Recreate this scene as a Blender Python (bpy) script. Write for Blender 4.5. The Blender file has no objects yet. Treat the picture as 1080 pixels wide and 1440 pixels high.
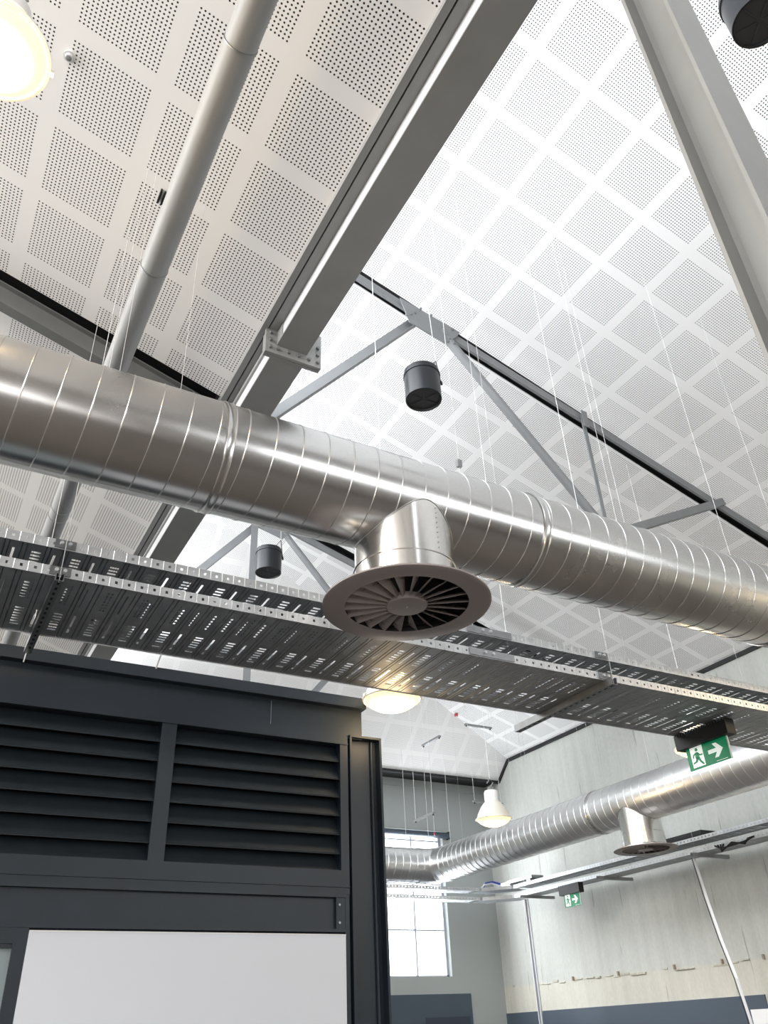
import bpy, bmesh, math, random
from mathutils import Vector, Matrix
random.seed(7)
C = bpy.context.scene.collection
H = 1.6                      # eye height: every coordinate below is relative to the camera, H is added on build
PI = math.pi

# ------------------------------------------------------------------ mesh builder
class MB:
    def __init__(s): s.v=[]; s.f=[]; s.uv=None; s.sm=False
    def add(s, vs, fs):
        o=len(s.v); s.v+= [tuple(v) for v in vs]; s.f += [tuple(i+o for i in f) for f in fs]; return s
    def box(s, a, b):
        x0,y0,z0=[min(a[i],b[i]) for i in range(3)]; x1,y1,z1=[max(a[i],b[i]) for i in range(3)]
        return s.add([(x0,y0,z0),(x1,y0,z0),(x1,y1,z0),(x0,y1,z0),(x0,y0,z1),(x1,y0,z1),(x1,y1,z1),(x0,y1,z1)],
            [(0,3,2,1),(4,5,6,7),(0,1,5,4),(1,2,6,5),(2,3,7,6),(3,0,4,7)])
    def frame(s, p0, p1, up=(0,0,1)):
        p0=Vector(p0);p1=Vector(p1);d=(p1-p0).normalized();u=Vector(up)
        if abs(d.dot(u))>.98: u=Vector((0,1,0))
        sd=d.cross(u).normalized();u=sd.cross(d).normalized();return p0,p1,sd,u
    def prism(s, prof, p0, p1, up=(0,0,1)):
        p0,p1,sd,u=s.frame(p0,p1,up);n=len(prof)
        vs=[p0+sd*a+u*b for a,b in prof]+[p1+sd*a+u*b for a,b in prof]
        fs=[(i,(i+1)%n,n+(i+1)%n,n+i) for i in range(n)]+[tuple(range(n-1,-1,-1)),tuple(range(n,2*n))]
        return s.add(vs,fs)
    def bar(s, p0, p1, w, h, up=(0,0,1)):
        return s.prism([(-w/2,-h/2),(w/2,-h/2),(w/2,h/2),(-w/2,h/2)],p0,p1,up)
    def angle(s, p0, p1, w, h, t=.008, up=(0,0,1), flip=1):
        a=[(-w/2*flip,-h/2),(w/2*flip,-h/2),(w/2*flip,-h/2+t),((-w/2+t)*flip,-h/2+t),((-w/2+t)*flip,h/2),(-w/2*flip,h/2)]
        return s.prism(a,p0,p1,up)
    def isec(s, p0, p1, w, h, tf=.014, tw=.01, up=(0,0,1)):
        a=w/2;b=h/2;c=tw/2;r=.012
        P=[(-a,-b),(a,-b),(a,-b+tf),(c+r,-b+tf),(c,-b+tf+r),(c,b-tf-r),(c+r,b-tf),(a,b-tf),(a,b),(-a,b),(-a,b-tf),(-c-r,b-tf),(-c,b-tf-r),(-c,-b+tf+r),(-c-r,-b+tf),(-a,-b+tf)]
        return s.prism(P,p0,p1,up)
    def tube(s, pts, r, n=8, cap=True):
        pts=[Vector(p) for p in pts];o=len(s.v);prev=None
        for i,p in enumerate(pts):
            d=(pts[min(i+1,len(pts)-1)]-pts[max(i-1,0)]).normalized()
            u=prev if prev is not None else (Vector((0,0,1)) if abs(d.z)<.9 else Vector((1,0,0)))
            sd=d.cross(u).normalized();u=sd.cross(d).normalized();prev=u
            rr=r[i] if isinstance(r,(list,tuple)) else r
            for k in range(n):
                a=2*PI*k/n;s.v.append(tuple(p+(sd*math.cos(a)+u*math.sin(a))*rr))
        for i in range(len(pts)-1):
            for k in range(n):
                k2=(k+1)%n;s.f.append((o+i*n+k,o+i*n+k2,o+(i+1)*n+k2,o+(i+1)*n+k))
        if cap:
            s.f.append(tuple(o+k for k in range(n-1,-1,-1)));e=o+(len(pts)-1)*n;s.f.append(tuple(e+k for k in range(n)))
        return s
    def lathe(s, prof, c, n=48, axis='z', close=False):
        c=Vector(c);o=len(s.v);m=len(prof)
        for r,z in prof:
            for k in range(n):
                a=2*PI*k/n
                if axis=='z': s.v.append((c.x+r*math.cos(a),c.y+r*math.sin(a),c.z+z))
                elif axis=='x': s.v.append((c.x+z,c.y+r*math.cos(a),c.z+r*math.sin(a)))
                else: s.v.append((c.x+r*math.sin(a),c.y+z,c.z+r*math.cos(a)))
        for i in range(m-1 if not close else m):
            j=(i+1)%m
            for k in range(n):
                k2=(k+1)%n;s.f.append((o+i*n+k,o+i*n+k2,o+j*n+k2,o+j*n+k))
        return s
    def bolt(s, p, d, r=.012, h=.012):
        p=Vector(p);d=Vector(d).normalized();return s.tube([p,p+d*h],r,6)
    def build(s, name, mat, parent=None, smooth=False, base=None):
        off=Vector(root_of(parent)) if parent else None
        if off is None:
            if base is None:
                xs=[v[0] for v in s.v];ys=[v[1] for v in s.v];zs=[v[2] for v in s.v]
                base=((min(xs)+max(xs))/2,(min(ys)+max(ys))/2,min(zs))
            off=Vector(base)
        me=bpy.data.meshes.new(name)
        me.from_pydata([tuple(Vector(v)-off) for v in s.v],[],s.f)
        if s.uv:
            l=me.uv_layers.new(name='UVMap')
            for i,lp in enumerate(me.loops): l.data[i].uv=s.uv[lp.vertex_index]
        me.validate();me.update()
        bm=bmesh.new();bm.from_mesh(me)
        if not s.uv: bmesh.ops.recalc_face_normals(bm,faces=bm.faces)
        bm.to_mesh(me);bm.free()
        me.materials.append(mat)
        if smooth:
            for p in me.polygons: p.use_smooth=True
            if smooth!='all':
                me.set_sharp_from_angle(angle=math.radians(smooth if smooth is not True else 35))
        o=bpy.data.objects.new(name,me);C.objects.link(o)
        if parent: o.parent=parent
        else: o.location=off+Vector((0,0,H))
        return o
ROOT={}
def root_of(o):
    while o.parent: o=o.parent
    return ROOT[o.name] if o.name in ROOT else tuple(o.location-Vector((0,0,H)))
def tag(o,label,cat,group=None,kind=None):
    if label: o['label']=label
    if cat: o['category']=cat
    if group: o['group']=group
    if kind: o['kind']=kind
    return o
def thing(name,loc,label,cat,group=None):
    o=bpy.data.objects.new(name,None);C.objects.link(o);o.empty_display_size=.1
    o.location=(loc[0],loc[1],loc[2]+H);ROOT[o.name]=tuple(loc)
    return tag(o,label,cat,group)
def struct(o): o['kind']='structure'; return o
def dup(root,loc,label=None):
    r=root.copy();C.objects.link(r);r.location=(loc[0],loc[1],loc[2]+H);ROOT[r.name]=tuple(loc)
    if label: r['label']=label
    for ch in list(root.children):
        c=ch.copy();C.objects.link(c);c.parent=r
        for g in list(ch.children):
            d=g.copy();C.objects.link(d);d.parent=c
    return r

def bolts(pts,d,r,h,m,parent,name='bolt'):
    for p in pts: MB().bolt(p,d,r,h).build(name,m,parent)
# ------------------------------------------------------------------ materials
def mat(name,col,rough=.5,metal=0.,emit=None,es=0.,noise=0.,nscale=6.,bump=0.,bscale=40.,stretch=None,spec=None,rnoise=0.):
    m=bpy.data.materials.new(name);m.use_nodes=True;nt=m.node_tree;b=nt.nodes['Principled BSDF']
    b.inputs['Base Color'].default_value=(*col,1);b.inputs['Roughness'].default_value=rough;b.inputs['Metallic'].default_value=metal
    if spec is not None: b.inputs['Specular IOR Level'].default_value=spec
    if emit: b.inputs['Emission Color'].default_value=(*emit,1);b.inputs['Emission Strength'].default_value=es
    tc=nt.nodes.new('ShaderNodeTexCoord');mp=nt.nodes.new('ShaderNodeMapping')
    nt.links.new(tc.outputs['Object'],mp.inputs['Vector'])
    if stretch: mp.inputs['Scale'].default_value=stretch
    if noise or rnoise:
        n=nt.nodes.new('ShaderNodeTexNoise');n.inputs['Scale'].default_value=nscale;n.inputs['Detail'].default_value=6
        nt.links.new(mp.outputs[0],n.inputs['Vector'])
        if noise:
            r=nt.nodes.new('ShaderNodeMapRange');r.inputs['From Min'].default_value=.15;r.inputs['From Max'].default_value=.85
            r.inputs['To Min'].default_value=1-noise;r.inputs['To Max'].default_value=1+noise*.6
            nt.links.new(n.outputs['Fac'],r.inputs['Value'])
            x=nt.nodes.new('ShaderNodeMix');x.data_type='RGBA';x.blend_type='MULTIPLY';x.inputs['Factor'].default_value=1
            x.inputs['A'].default_value=(*col,1);nt.links.new(r.outputs[0],x.inputs['B']);nt.links.new(x.outputs['Result'],b.inputs['Base Color'])
        if rnoise:
            r=nt.nodes.new('ShaderNodeMapRange');r.inputs['From Min'].default_value=.15;r.inputs['From Max'].default_value=.85
            r.inputs['To Min'].default_value=max(rough-rnoise,.03);r.inputs['To Max'].default_value=rough+rnoise
            nt.links.new(n.outputs['Fac'],r.inputs['Value']);nt.links.new(r.outputs[0],b.inputs['Roughness'])
    if bump:
        n2=nt.nodes.new('ShaderNodeTexNoise');n2.inputs['Scale'].default_value=bscale;n2.inputs['Detail'].default_value=4
        nt.links.new(mp.outputs[0],n2.inputs['Vector'])
        bp=nt.nodes.new('ShaderNodeBump');bp.inputs['Strength'].default_value=bump;bp.inputs['Distance'].default_value=.01
        nt.links.new(n2.outputs['Fac'],bp.inputs['Height']);nt.links.new(bp.outputs[0],b.inputs['Normal'])
    return m

def perforated(name,col,hole=(.025,.025,.028),rad=.235):
    m=mat(name,col,.85,spec=.2);nt=m.node_tree;b=nt.nodes['Principled BSDF'];L=nt.links.new
    def M(op,a,b_=None,c=None):
        n=nt.nodes.new('ShaderNodeMath');n.operation=op
        for i,x in enumerate((a,b_,c)):
            if x is None: continue
            if isinstance(x,(int,float)): n.inputs[i].default_value=x
            else: L(x,n.inputs[i])
        return n.outputs[0]
    uv=nt.nodes.new('ShaderNodeUVMap');sp=nt.nodes.new('ShaderNodeSeparateXYZ');L(uv.outputs[0],sp.inputs[0])
    masks=[];fr=[]
    for k in range(2):
        a=sp.outputs[k]
        fr.append(M('SUBTRACT',M('FRACT',a),.5))
        masks.append(M('LESS_THAN',M('FLOORED_MODULO',M('FLOOR',a),24),19.5))
    d=M('SQRT',M('ADD',M('MULTIPLY',fr[0],fr[0]),M('MULTIPLY',fr[1],fr[1])))
    h=M('MULTIPLY',M('LESS_THAN',d,rad),M('MULTIPLY',masks[0],masks[1]))
    x=nt.nodes.new('ShaderNodeMix');x.data_type='RGBA';L(h,x.inputs['Factor'])
    x.inputs['A'].default_value=(*col,1);x.inputs['B'].default_value=(*hole,1)
    L(x.outputs['Result'],b.inputs['Base Color'])
    return m

M_ceil=perforated('white perforated plasterboard',(.86,.85,.84))
M_ceilL=M_ceil
M_ceilR=perforated('white perforated plasterboard with pale backing',(.85,.845,.84),(.03,.03,.032),.235)
M_ceilE=perforated('white plasterboard with fine shallow holes',(.84,.83,.82),(.5,.5,.5),.22)
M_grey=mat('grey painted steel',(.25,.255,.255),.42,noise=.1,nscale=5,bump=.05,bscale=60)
M_web_lit=mat('grey web with daylight painted in',(.60,.62,.65),.35,noise=.15,nscale=7)  # beam's grey paint, lightened so the light on its side is painted in
M_col=mat('grey painted steel column',(.235,.24,.235),.45,noise=.12,nscale=4,bump=.08,bscale=14)
M_pipe=mat('light grey painted pipe',(.27,.28,.285),.5,noise=.06,nscale=8)
M_truss=mat('grey truss steel',(.17,.175,.18),.45,noise=.12,nscale=6)
M_raft=mat('dark grey rafter',(.13,.135,.135),.5,noise=.12,nscale=6)
M_black=mat('black',(.01,.01,.011),.6)
M_gloss=mat('black gloss',(.007,.008,.010),.3,spec=.3)
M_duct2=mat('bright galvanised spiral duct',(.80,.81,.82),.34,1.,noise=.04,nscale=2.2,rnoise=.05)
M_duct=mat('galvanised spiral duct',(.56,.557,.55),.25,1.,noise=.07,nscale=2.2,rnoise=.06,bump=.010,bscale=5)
M_seam=mat('duct joint collar',(.62,.62,.62),.3,1.,noise=.1)
M_spig=mat('galvanised sheet branch',(.72,.71,.69),.2,1.,noise=.05,nscale=3,stretch=(6,6,.5),bump=.01,bscale=6)
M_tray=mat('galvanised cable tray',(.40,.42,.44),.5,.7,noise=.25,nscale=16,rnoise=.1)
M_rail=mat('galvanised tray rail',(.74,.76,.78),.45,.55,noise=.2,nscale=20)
M_strut=mat('dark galvanised channel',(.30,.31,.32),.4,.8,noise=.2,nscale=20)
M_diff=mat('grey painted diffuser',(.27,.235,.225),.5)
M_dark=mat('dark blue-grey painted steel',(.012,.020,.030),.45,noise=.25,nscale=5,bump=.06,bscale=30)
M_dark2=mat('dark blue-grey louvre',(.012,.019,.026),.65,noise=.3,nscale=9)
M_board=mat('whiteboard',(.72,.75,.81),.25)
M_white=mat('white enamel',(.8,.8,.8),.4)
M_wire=mat('steel wire',(.6,.6,.6),.5,.2)
M_wirew=mat('white cord',(.75,.75,.75),.5)
M_green=mat('exit sign green',(.0,.16,.065),.4,emit=(.0,.30,.12),es=.25)
M_swhite=mat('exit sign white',(.85,.9,.85),.4,emit=(.9,1,.92),es=.35)
M_signpale=mat('exit sign pale edge',(.65,.8,.72),.3)
M_floor=mat('grey-brown floor',(.11,.095,.085),.4,noise=.2,nscale=2)
M_walld=mat('dark blue-grey wall panel',(.055,.075,.10),.5,noise=.05,nscale=2)
M_wallg=mat('grey render',(.36,.385,.375),.8,noise=.06,nscale=1.2,bump=.05,bscale=20)
M_wallp=mat('plain white wall',(.6,.6,.58),.8)
M_walln=mat('brown-grey render',(.22,.20,.185),.8,noise=.1)
M_blue=mat('blue plastic',(.03,.06,.4),.4)
M_red=mat('red plastic',(.5,.05,.05),.4)
M_bulb=mat('lit lamp lens',(.6,.5,.33),.4,emit=(1,.93,.78),es=9)
nt=M_bulb.node_tree;_b=nt.nodes['Principled BSDF'];_t=nt.nodes.new('ShaderNodeTexCoord');_s=nt.nodes.new('ShaderNodeVectorMath');_s.operation='LENGTH'
_r=nt.nodes.new('ShaderNodeMapRange');_r.inputs['From Min'].default_value=.06;_r.inputs['From Max'].default_value=.185
_c=nt.nodes.new('ShaderNodeMix');_c.data_type='RGBA';_c.inputs['A'].default_value=(3.0,2.6,1.9,1);_c.inputs['B'].default_value=(1.0,.78,.42,1)
nt.links.new(_t.outputs['Object'],_s.inputs[0]);nt.links.new(_s.outputs['Value'],_r.inputs['Value']);nt.links.new(_r.outputs[0],_c.inputs['Factor'])
nt.links.new(_c.outputs['Result'],_b.inputs['Emission Color']);_b.inputs['Emission Strength'].default_value=1
M_shade=mat('lit translucent lamp shade',(.9,.85,.7),.35,emit=(1,.74,.38),es=1.05)
M_shade2=mat('white lamp reflector',(.5,.5,.48),.4,emit=(1,.8,.5),es=.15)

def concrete():
    m=mat('board-marked concrete',(.5,.5,.46),.85);nt=m.node_tree;b=nt.nodes['Principled BSDF'];L=nt.links.new
    tc=nt.nodes.new('ShaderNodeTexCoord')
    def nz(scale,vec,det=6,rough=.55):
        mp=nt.nodes.new('ShaderNodeMapping');mp.inputs['Scale'].default_value=vec;L(tc.outputs['Object'],mp.inputs['Vector'])
        n=nt.nodes.new('ShaderNodeTexNoise');n.inputs['Scale'].default_value=scale;n.inputs['Detail'].default_value=det;n.inputs['Roughness'].default_value=rough
        L(mp.outputs[0],n.inputs['Vector']);return n.outputs['Fac']
    def rng(x,a,b_,c,d):
        r=nt.nodes.new('ShaderNodeMapRange');L(x,r.inputs['Value'])
        for k,v in zip(('From Min','From Max','To Min','To Max'),(a,b_,c,d)): r.inputs[k].default_value=v
        return r.outputs[0]
    def mul(a,b_):
        n=nt.nodes.new('ShaderNodeMath');n.operation='MULTIPLY';L(a,n.inputs[0]);L(b_,n.inputs[1]);return n.outputs[0]
    big=rng(nz(.7,(1,1,1)),.3,.7,.90,1.06)
    streak=rng(nz(3,(1,2.2,.12),8),.35,.62,.93,1.02)
    crack=rng(nz(5,(1,3.0,.22),3,.4),.67,.72,1.0,.70)
    fine=rng(nz(30,(1,1,.5)),.3,.7,.93,1.04)
    f=mul(mul(big,streak),mul(crack,fine))
    # lower band is warmer and smoother
    sp=nt.nodes.new('ShaderNodeSeparateXYZ');L(tc.outputs['Object'],sp.inputs[0])
    z=rng(sp.outputs[2],2.26,2.30,1,0)
    cm=nt.nodes.new('ShaderNodeMix');cm.data_type='RGBA';L(z,cm.inputs['Factor'])
    cm.inputs['A'].default_value=(.50,.51,.48,1);cm.inputs['B'].default_value=(.55,.535,.47,1)
    x=nt.nodes.new('ShaderNodeMix');x.data_type='RGBA';x.blend_type='MULTIPLY';x.inputs['Factor'].default_value=1
    L(cm.outputs['Result'],x.inputs['A']);L(f,x.inputs['B']);L(x.outputs['Result'],b.inputs['Base Color'])
    bp=nt.nodes.new('ShaderNodeBump');bp.inputs['Strength'].default_value=.3;bp.inputs['Distance'].default_value=.01
    L(f,bp.inputs['Height']);L(bp.outputs[0],b.inputs['Normal'])
    return m
M_conc=concrete()
def glassmat():
    m=bpy.data.materials.new('window glass');m.use_nodes=True;nt=m.node_tree;nt.nodes.clear()
    o=nt.nodes.new('ShaderNodeOutputMaterial');t=nt.nodes.new('ShaderNodeBsdfTransparent');g=nt.nodes.new('ShaderNodeBsdfGlossy');g.inputs['Roughness'].default_value=.03
    x=nt.nodes.new('ShaderNodeMixShader');x.inputs[0].default_value=.08
    nt.links.new(t.outputs[0],x.inputs[1]);nt.links.new(g.outputs[0],x.inputs[2]);nt.links.new(x.outputs[0],o.inputs[0]);return m
M_glass=glassmat()

# ------------------------------------------------------------------ geometry constants (relative to the eye)
AL=0.315444249
SA,CA=math.sin(AL),math.cos(AL)
CR,CL=7.643,4.5907
def zR(x): return (CR-x*SA)/CA
def zL(x): return (CL-x*SA)/CA
XW=10.39; YW=14.2; YN=-4.5; XL=-7.3; ZF=-1.6
YE=13.64; ZE=4.31; ME=.9            # far eave of the sloped end of the ceiling
def yH(x): return YE-(zR(x)-ZE)/ME  # hip line

# ------------------------------------------------------------------ shell
def slab(name,pts,uvf,m,th=.02):
    mb=MB();n=len(pts);mb.v=[tuple(p) for p in pts]+[(p[0],p[1],p[2]+th) for p in pts]
    mb.f=[tuple(range(n)),tuple(range(2*n-1,n-1,-1))]+[(i,n+i,n+(i+1)%n,(i+1)%n) for i in range(n)]
    mb.uv=[uvf(p) for p in pts]*2
    return struct(mb.build(name,m))
PT=.5764/24
def uvR(p):
    t=p[0]*CA-p[2]*SA; return ((t-.877)/PT+.5+240,(p[1]-1.905)/.025+.5+240)
def uvL(p):
    t=p[0]*CA-p[2]*SA; return ((t+1.7238)/.025+.5+480,(p[1]-.512)/.025+.5+240)
def uvE(p): return ((p[0]-2.1)/.025+240.5,(YE-p[1])*math.hypot(1,ME)/.025+6.5)
x0=1.72;xe=XW-.03
for (a,b) in ((YN,5.28),(5.47,9.76)):
    slab('ceiling',[(x0,a,zR(x0)),(xe,a,zR(xe)),(xe,b,zR(xe)),(x0,b,zR(x0))],uvR,M_ceilR)
slab('ceiling',[(x0,9.95,zR(x0)),(xe,9.95,zR(xe)),(xe,yH(xe),zR(xe)),(x0,yH(x0),zR(x0))],uvR,M_ceilR)
slab('ceiling',[(x0,yH(x0),zR(x0)),(xe,yH(xe),zR(xe)),(xe,YE,ZE),(x0,YE,ZE)],uvE,M_ceilE)
for (a,b) in ((YN,4.90),(5.15,9.40),(9.63,YW)):
    slab('ceiling',[(XL,a,zL(XL)),(1.395,a,zL(1.395)),(1.395,b,zL(1.395)),(XL,b,zL(XL))],uvL,M_ceilL)
# black voids above the ceiling slots and edges
def trim(a,b,name='trim_1',m=None): return struct(MB().box(a,b).build(name,m or M_black))
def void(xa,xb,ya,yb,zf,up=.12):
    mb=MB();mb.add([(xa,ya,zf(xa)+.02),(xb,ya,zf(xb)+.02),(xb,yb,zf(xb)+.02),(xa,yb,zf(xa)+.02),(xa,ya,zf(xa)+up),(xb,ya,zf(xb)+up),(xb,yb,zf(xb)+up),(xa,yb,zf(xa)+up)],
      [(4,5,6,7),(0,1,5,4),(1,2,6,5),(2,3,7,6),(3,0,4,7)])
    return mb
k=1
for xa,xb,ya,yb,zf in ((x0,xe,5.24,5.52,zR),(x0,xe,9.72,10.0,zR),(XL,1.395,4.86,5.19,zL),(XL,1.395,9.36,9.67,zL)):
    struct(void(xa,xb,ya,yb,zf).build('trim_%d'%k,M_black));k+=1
trim((x0,YE-.02,ZE-.05),(XW,YE+.05,ZE-.002),'trim_5')
trim((x0,YE+.05,ZE+.0),(XW,YW,ZE+.05),'trim_6')
mb=MB();mb.prism([(-.02,-.03),(.02,-.03),(.02,.03),(-.02,.03)],(XW-.02,YN,zR(XW)-.025),(XW-.02,yH(XW),zR(XW)-.025))
mb.prism([(-.02,-.03),(.02,-.03),(.02,.03),(-.02,.03)],(XW-.02,yH(XW),zR(XW)-.025),(XW-.02,YE,ZE-.03));struct(mb.build('trim_7',M_black))
# walls
struct(MB().box((XW,YN,ZF),(XW+.25,YW+.25,8)).build('wall_right',M_conc,base=(XW,0,ZF)))
struct(MB().box((XL-.2,YN,ZF),(XL,YW+.2,7.6)).build('wall_left',M_wallp))
mb=MB()
wins=[(-6,-4.4),(-2.6,-1.),(.6,2.2),(3.8,5.4)]
mb.box((XL,YN-.2,ZF),(XW+.25,YN,8));struct(mb.build('wall_near',M_walln))
WX0,WX1,WZ0,WZ1=7.97,9.26,.87,3.36
mb=MB();mb.box((XL,YW,ZF),(WX0,YW+.25,7.7));mb.box((WX1,YW,ZF),(XW,YW+.25,7.7));mb.box((WX0,YW,ZF),(WX1,YW+.25,WZ0));mb.box((WX0,YW,WZ1),(WX1,YW+.25,7.7))
mb.box((XL,YW-.03,4.17),(XW,YW,4.33));struct(mb.build('wall_far',M_wallg))
struct(MB().box((XL-.2,YN-.2,ZF-.1),(XW+.3,YW+.3,ZF)).build('floor',M_floor))
struct(MB().box((x0-.12,YN,4.5),(x0,YW,4.75)).box((x0-.12,YN,7.2),(x0,YW,zR(x0)+.02)).build('wall_clerestory_right',M_wallp))
# corner soffit that closes the valley
struct(MB().box((1.40,YN,4.40),(x0,YW,4.5)).build('trim_8',M_grey))
# wall panels
struct(MB().box((7.0,YW-.02,ZF),(9.62,YW,.6)).build('trim_9',M_walld))
struct(MB().box((8.63,YW-.035,ZF),(9.55,YW-.02,.25)).build('door_1',mat('darker panel',(.03,.04,.06),.4)))
struct(MB().box((XW-.02,8.45,ZF),(XW,YW,.27)).build('trim_10',M_walld))
tag(MB().box((XW-.035,7.6,-.6),(XW-.02,8.72,.11)).build('notice_board',M_white),'white board edge low on the dark band of the concrete wall','notice board')
# ragged ledge of old render on the concrete wall
mb=MB();y=YN
while y<YW-.15:
    l=random.uniform(.05,.4);zz=.665+random.uniform(-.02,.015);h=random.uniform(.008,.03)
    if random.random()<.72: mb.box((XW-random.uniform(.01,.03),y,zz),(XW,y+l,zz+h))
    y+=l+random.uniform(0,.08)
struct(mb.build('trim_11',mat('rough render edge',(.50,.48,.40),.9,noise=.4,nscale=20)))
mb=MB()
for y in (13.2,12.2,11.1,9.9,9.0,8.3): mb.box((XW-.04,y,.665),(XW,y+.022,.725))
struct(mb.build('trim_12',mat('rusty stub',(.30,.25,.19),.8)))
# window in far wall
wf=MB();t=.045
wf.box((WX0,YW+.1,WZ0),(WX0+t,YW+.16,WZ1)).box((WX1-t,YW+.1,WZ0),(WX1,YW+.16,WZ1)).box((WX0,YW+.1,WZ0),(WX1,YW+.16,WZ0+t*.6)).box((WX0,YW+.1,WZ1-t),(WX1,YW+.16,WZ1))
xm=(WX0+WX1)/2-.02
wf.box((xm-.014,YW+.1,WZ0),(xm+.014,YW+.15,WZ1))
for z in (1.625,2.41,3.19): wf.box((WX0,YW+.11,z-.012),(WX1,YW+.14,z+.012))
w=struct(wf.build('window_1',mat('grey window frame',(.45,.46,.52),.5)))
g=struct(MB().box((WX0,YW+.12,WZ0),(WX1,YW+.126,WZ1)).build('window_1_pane',M_glass))
g.name='window_pane'
g.parent=w;g.location=g.location-w.location
bl=thing('roller_blind',(8.5,YW-.05,3.2),'dark rolled-up roller blind across the top of the far window','blind')
MB().tube([(7.85,YW-.06,3.28),(9.36,YW-.06,3.28)],.055,16).build('roll',M_walld,bl,smooth=True)
MB().box((9.36,YW-.11,3.21),(9.375,YW,3.35)).build('bracket',M_black,bl);MB().box((7.84,YW-.11,3.21),(7.85,YW,3.35)).build('bracket',M_black,bl)

# ------------------------------------------------------------------ valley beam
vg=thing('valley_channel',(1.45,4,4.34),'grey steel edge channel with a black joint running along the low edge of the ceiling','channel')
MB().box((1.392,YN,4.335),(1.437,YW,4.40)).build('edge_angle',M_grey,vg)
MB().box((1.437,YN,4.365),(1.448,YW,4.40)).build('joint_strip',M_black,vg)
MB().box((1.448,YN,4.338),(1.53,YW,4.40)).build('soffit_plate',M_grey,vg)
bm_=thing('steel_beam',(1.63,0,4.2),'deep grey steel valley beam under the ceiling, overhead portion before the bolted splice','beam')
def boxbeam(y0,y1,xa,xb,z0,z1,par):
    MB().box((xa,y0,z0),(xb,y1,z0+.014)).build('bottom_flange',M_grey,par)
    MB().box((xa+.006,y0,z0+.014),(xb-.006,y1,z1-.004)).build('web',M_web_lit,par)
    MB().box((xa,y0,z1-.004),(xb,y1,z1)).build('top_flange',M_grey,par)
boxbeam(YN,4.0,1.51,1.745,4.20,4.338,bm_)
mb=MB();mb.box((1.51,3.9,4.214),(1.60,4.0,4.338));mb.build('haunch_stiffener',M_grey,bm_)
b2=thing('steel_beam',(1.61,8,4.12),'grey steel valley beam continuing beyond the bolted splice towards the far wall','beam')
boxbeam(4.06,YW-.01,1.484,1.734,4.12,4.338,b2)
mb=MB();mb.tube([(1.49,4.1,4.27),(1.49,YW-.1,4.27)],.022,8);mb.build('web_fillet',M_grey,b2,smooth=True)
sp=thing('splice_plate',(1.63,4.02,4.12),'bolted end plate splice in the grey valley beam, just before the large duct','plate')
MB().box((1.425,4.0,4.115),(1.86,4.025,4.44)).box((1.425,4.03,4.115),(1.86,4.055,4.30)).build('end_plates',M_grey,sp)
bolts([(x,4.0,4.16) for x in (1.46,1.52,1.60,1.68,1.76,1.83)]+[(x,4.0,z) for x in (1.46,1.83) for z in (4.23,4.30)],(0,-1,0),.014,.02,M_truss,sp)
cl=thing('beam_clamp',(1.45,5.1,4.3),'bolted steel clamp where truss meets the valley beam behind the duct','clamp')
MB().box((1.36,5.0,4.30),(1.60,5.2,4.33)).build('clamp_plate',M_grey,cl)
bolts([(x,5.05,4.30) for x in (1.40,1.47)],(0,0,-1),.02,.03,M_truss,cl)

# column near the camera (H section)
cc=thing('steel_column',(1.622,.722,ZF),'near grey H-section steel column rising beside the valley beam at upper right','column')
MB().isec((1.622,.722,ZF),(1.622,.722,4.2),.153,.141,.012,.012,up=(0,1,0)).build('shaft',M_col,cc,smooth=30)
MB().box((1.50,.60,4.186),(1.745,.84,4.2)).build('cap_plate',M_col,cc)
MB().box((1.47,.57,ZF),(1.78,.88,ZF+.02)).build('base_plate',M_col,cc)

# pipe
pp=thing('overhead_pipe',(.529,5,4.0),'round grey overhead pipe with dark joint rings running under the left ceiling','pipe')
MB().tube([(.529,YN,4.083),(.529,YW,4.083)],.083,40).build('pipe_run',M_pipe,pp,smooth=True)
for y in (2.07,3.6,6.6,6.75,0.2,9.8):
    MB().lathe([(.0835,-.004),(.088,-.003),(.088,.003),(.0835,.004)],(.529,y,4.083),40,'y').build('joint_ring',M_strut,pp,smooth=True)
for y in (1.2,3.9,7.5): MB().tube([(.529,y,4.16),(.529,y,zL(.529))],.003,5).build('hanger_wire',M_wire,pp)

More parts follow.
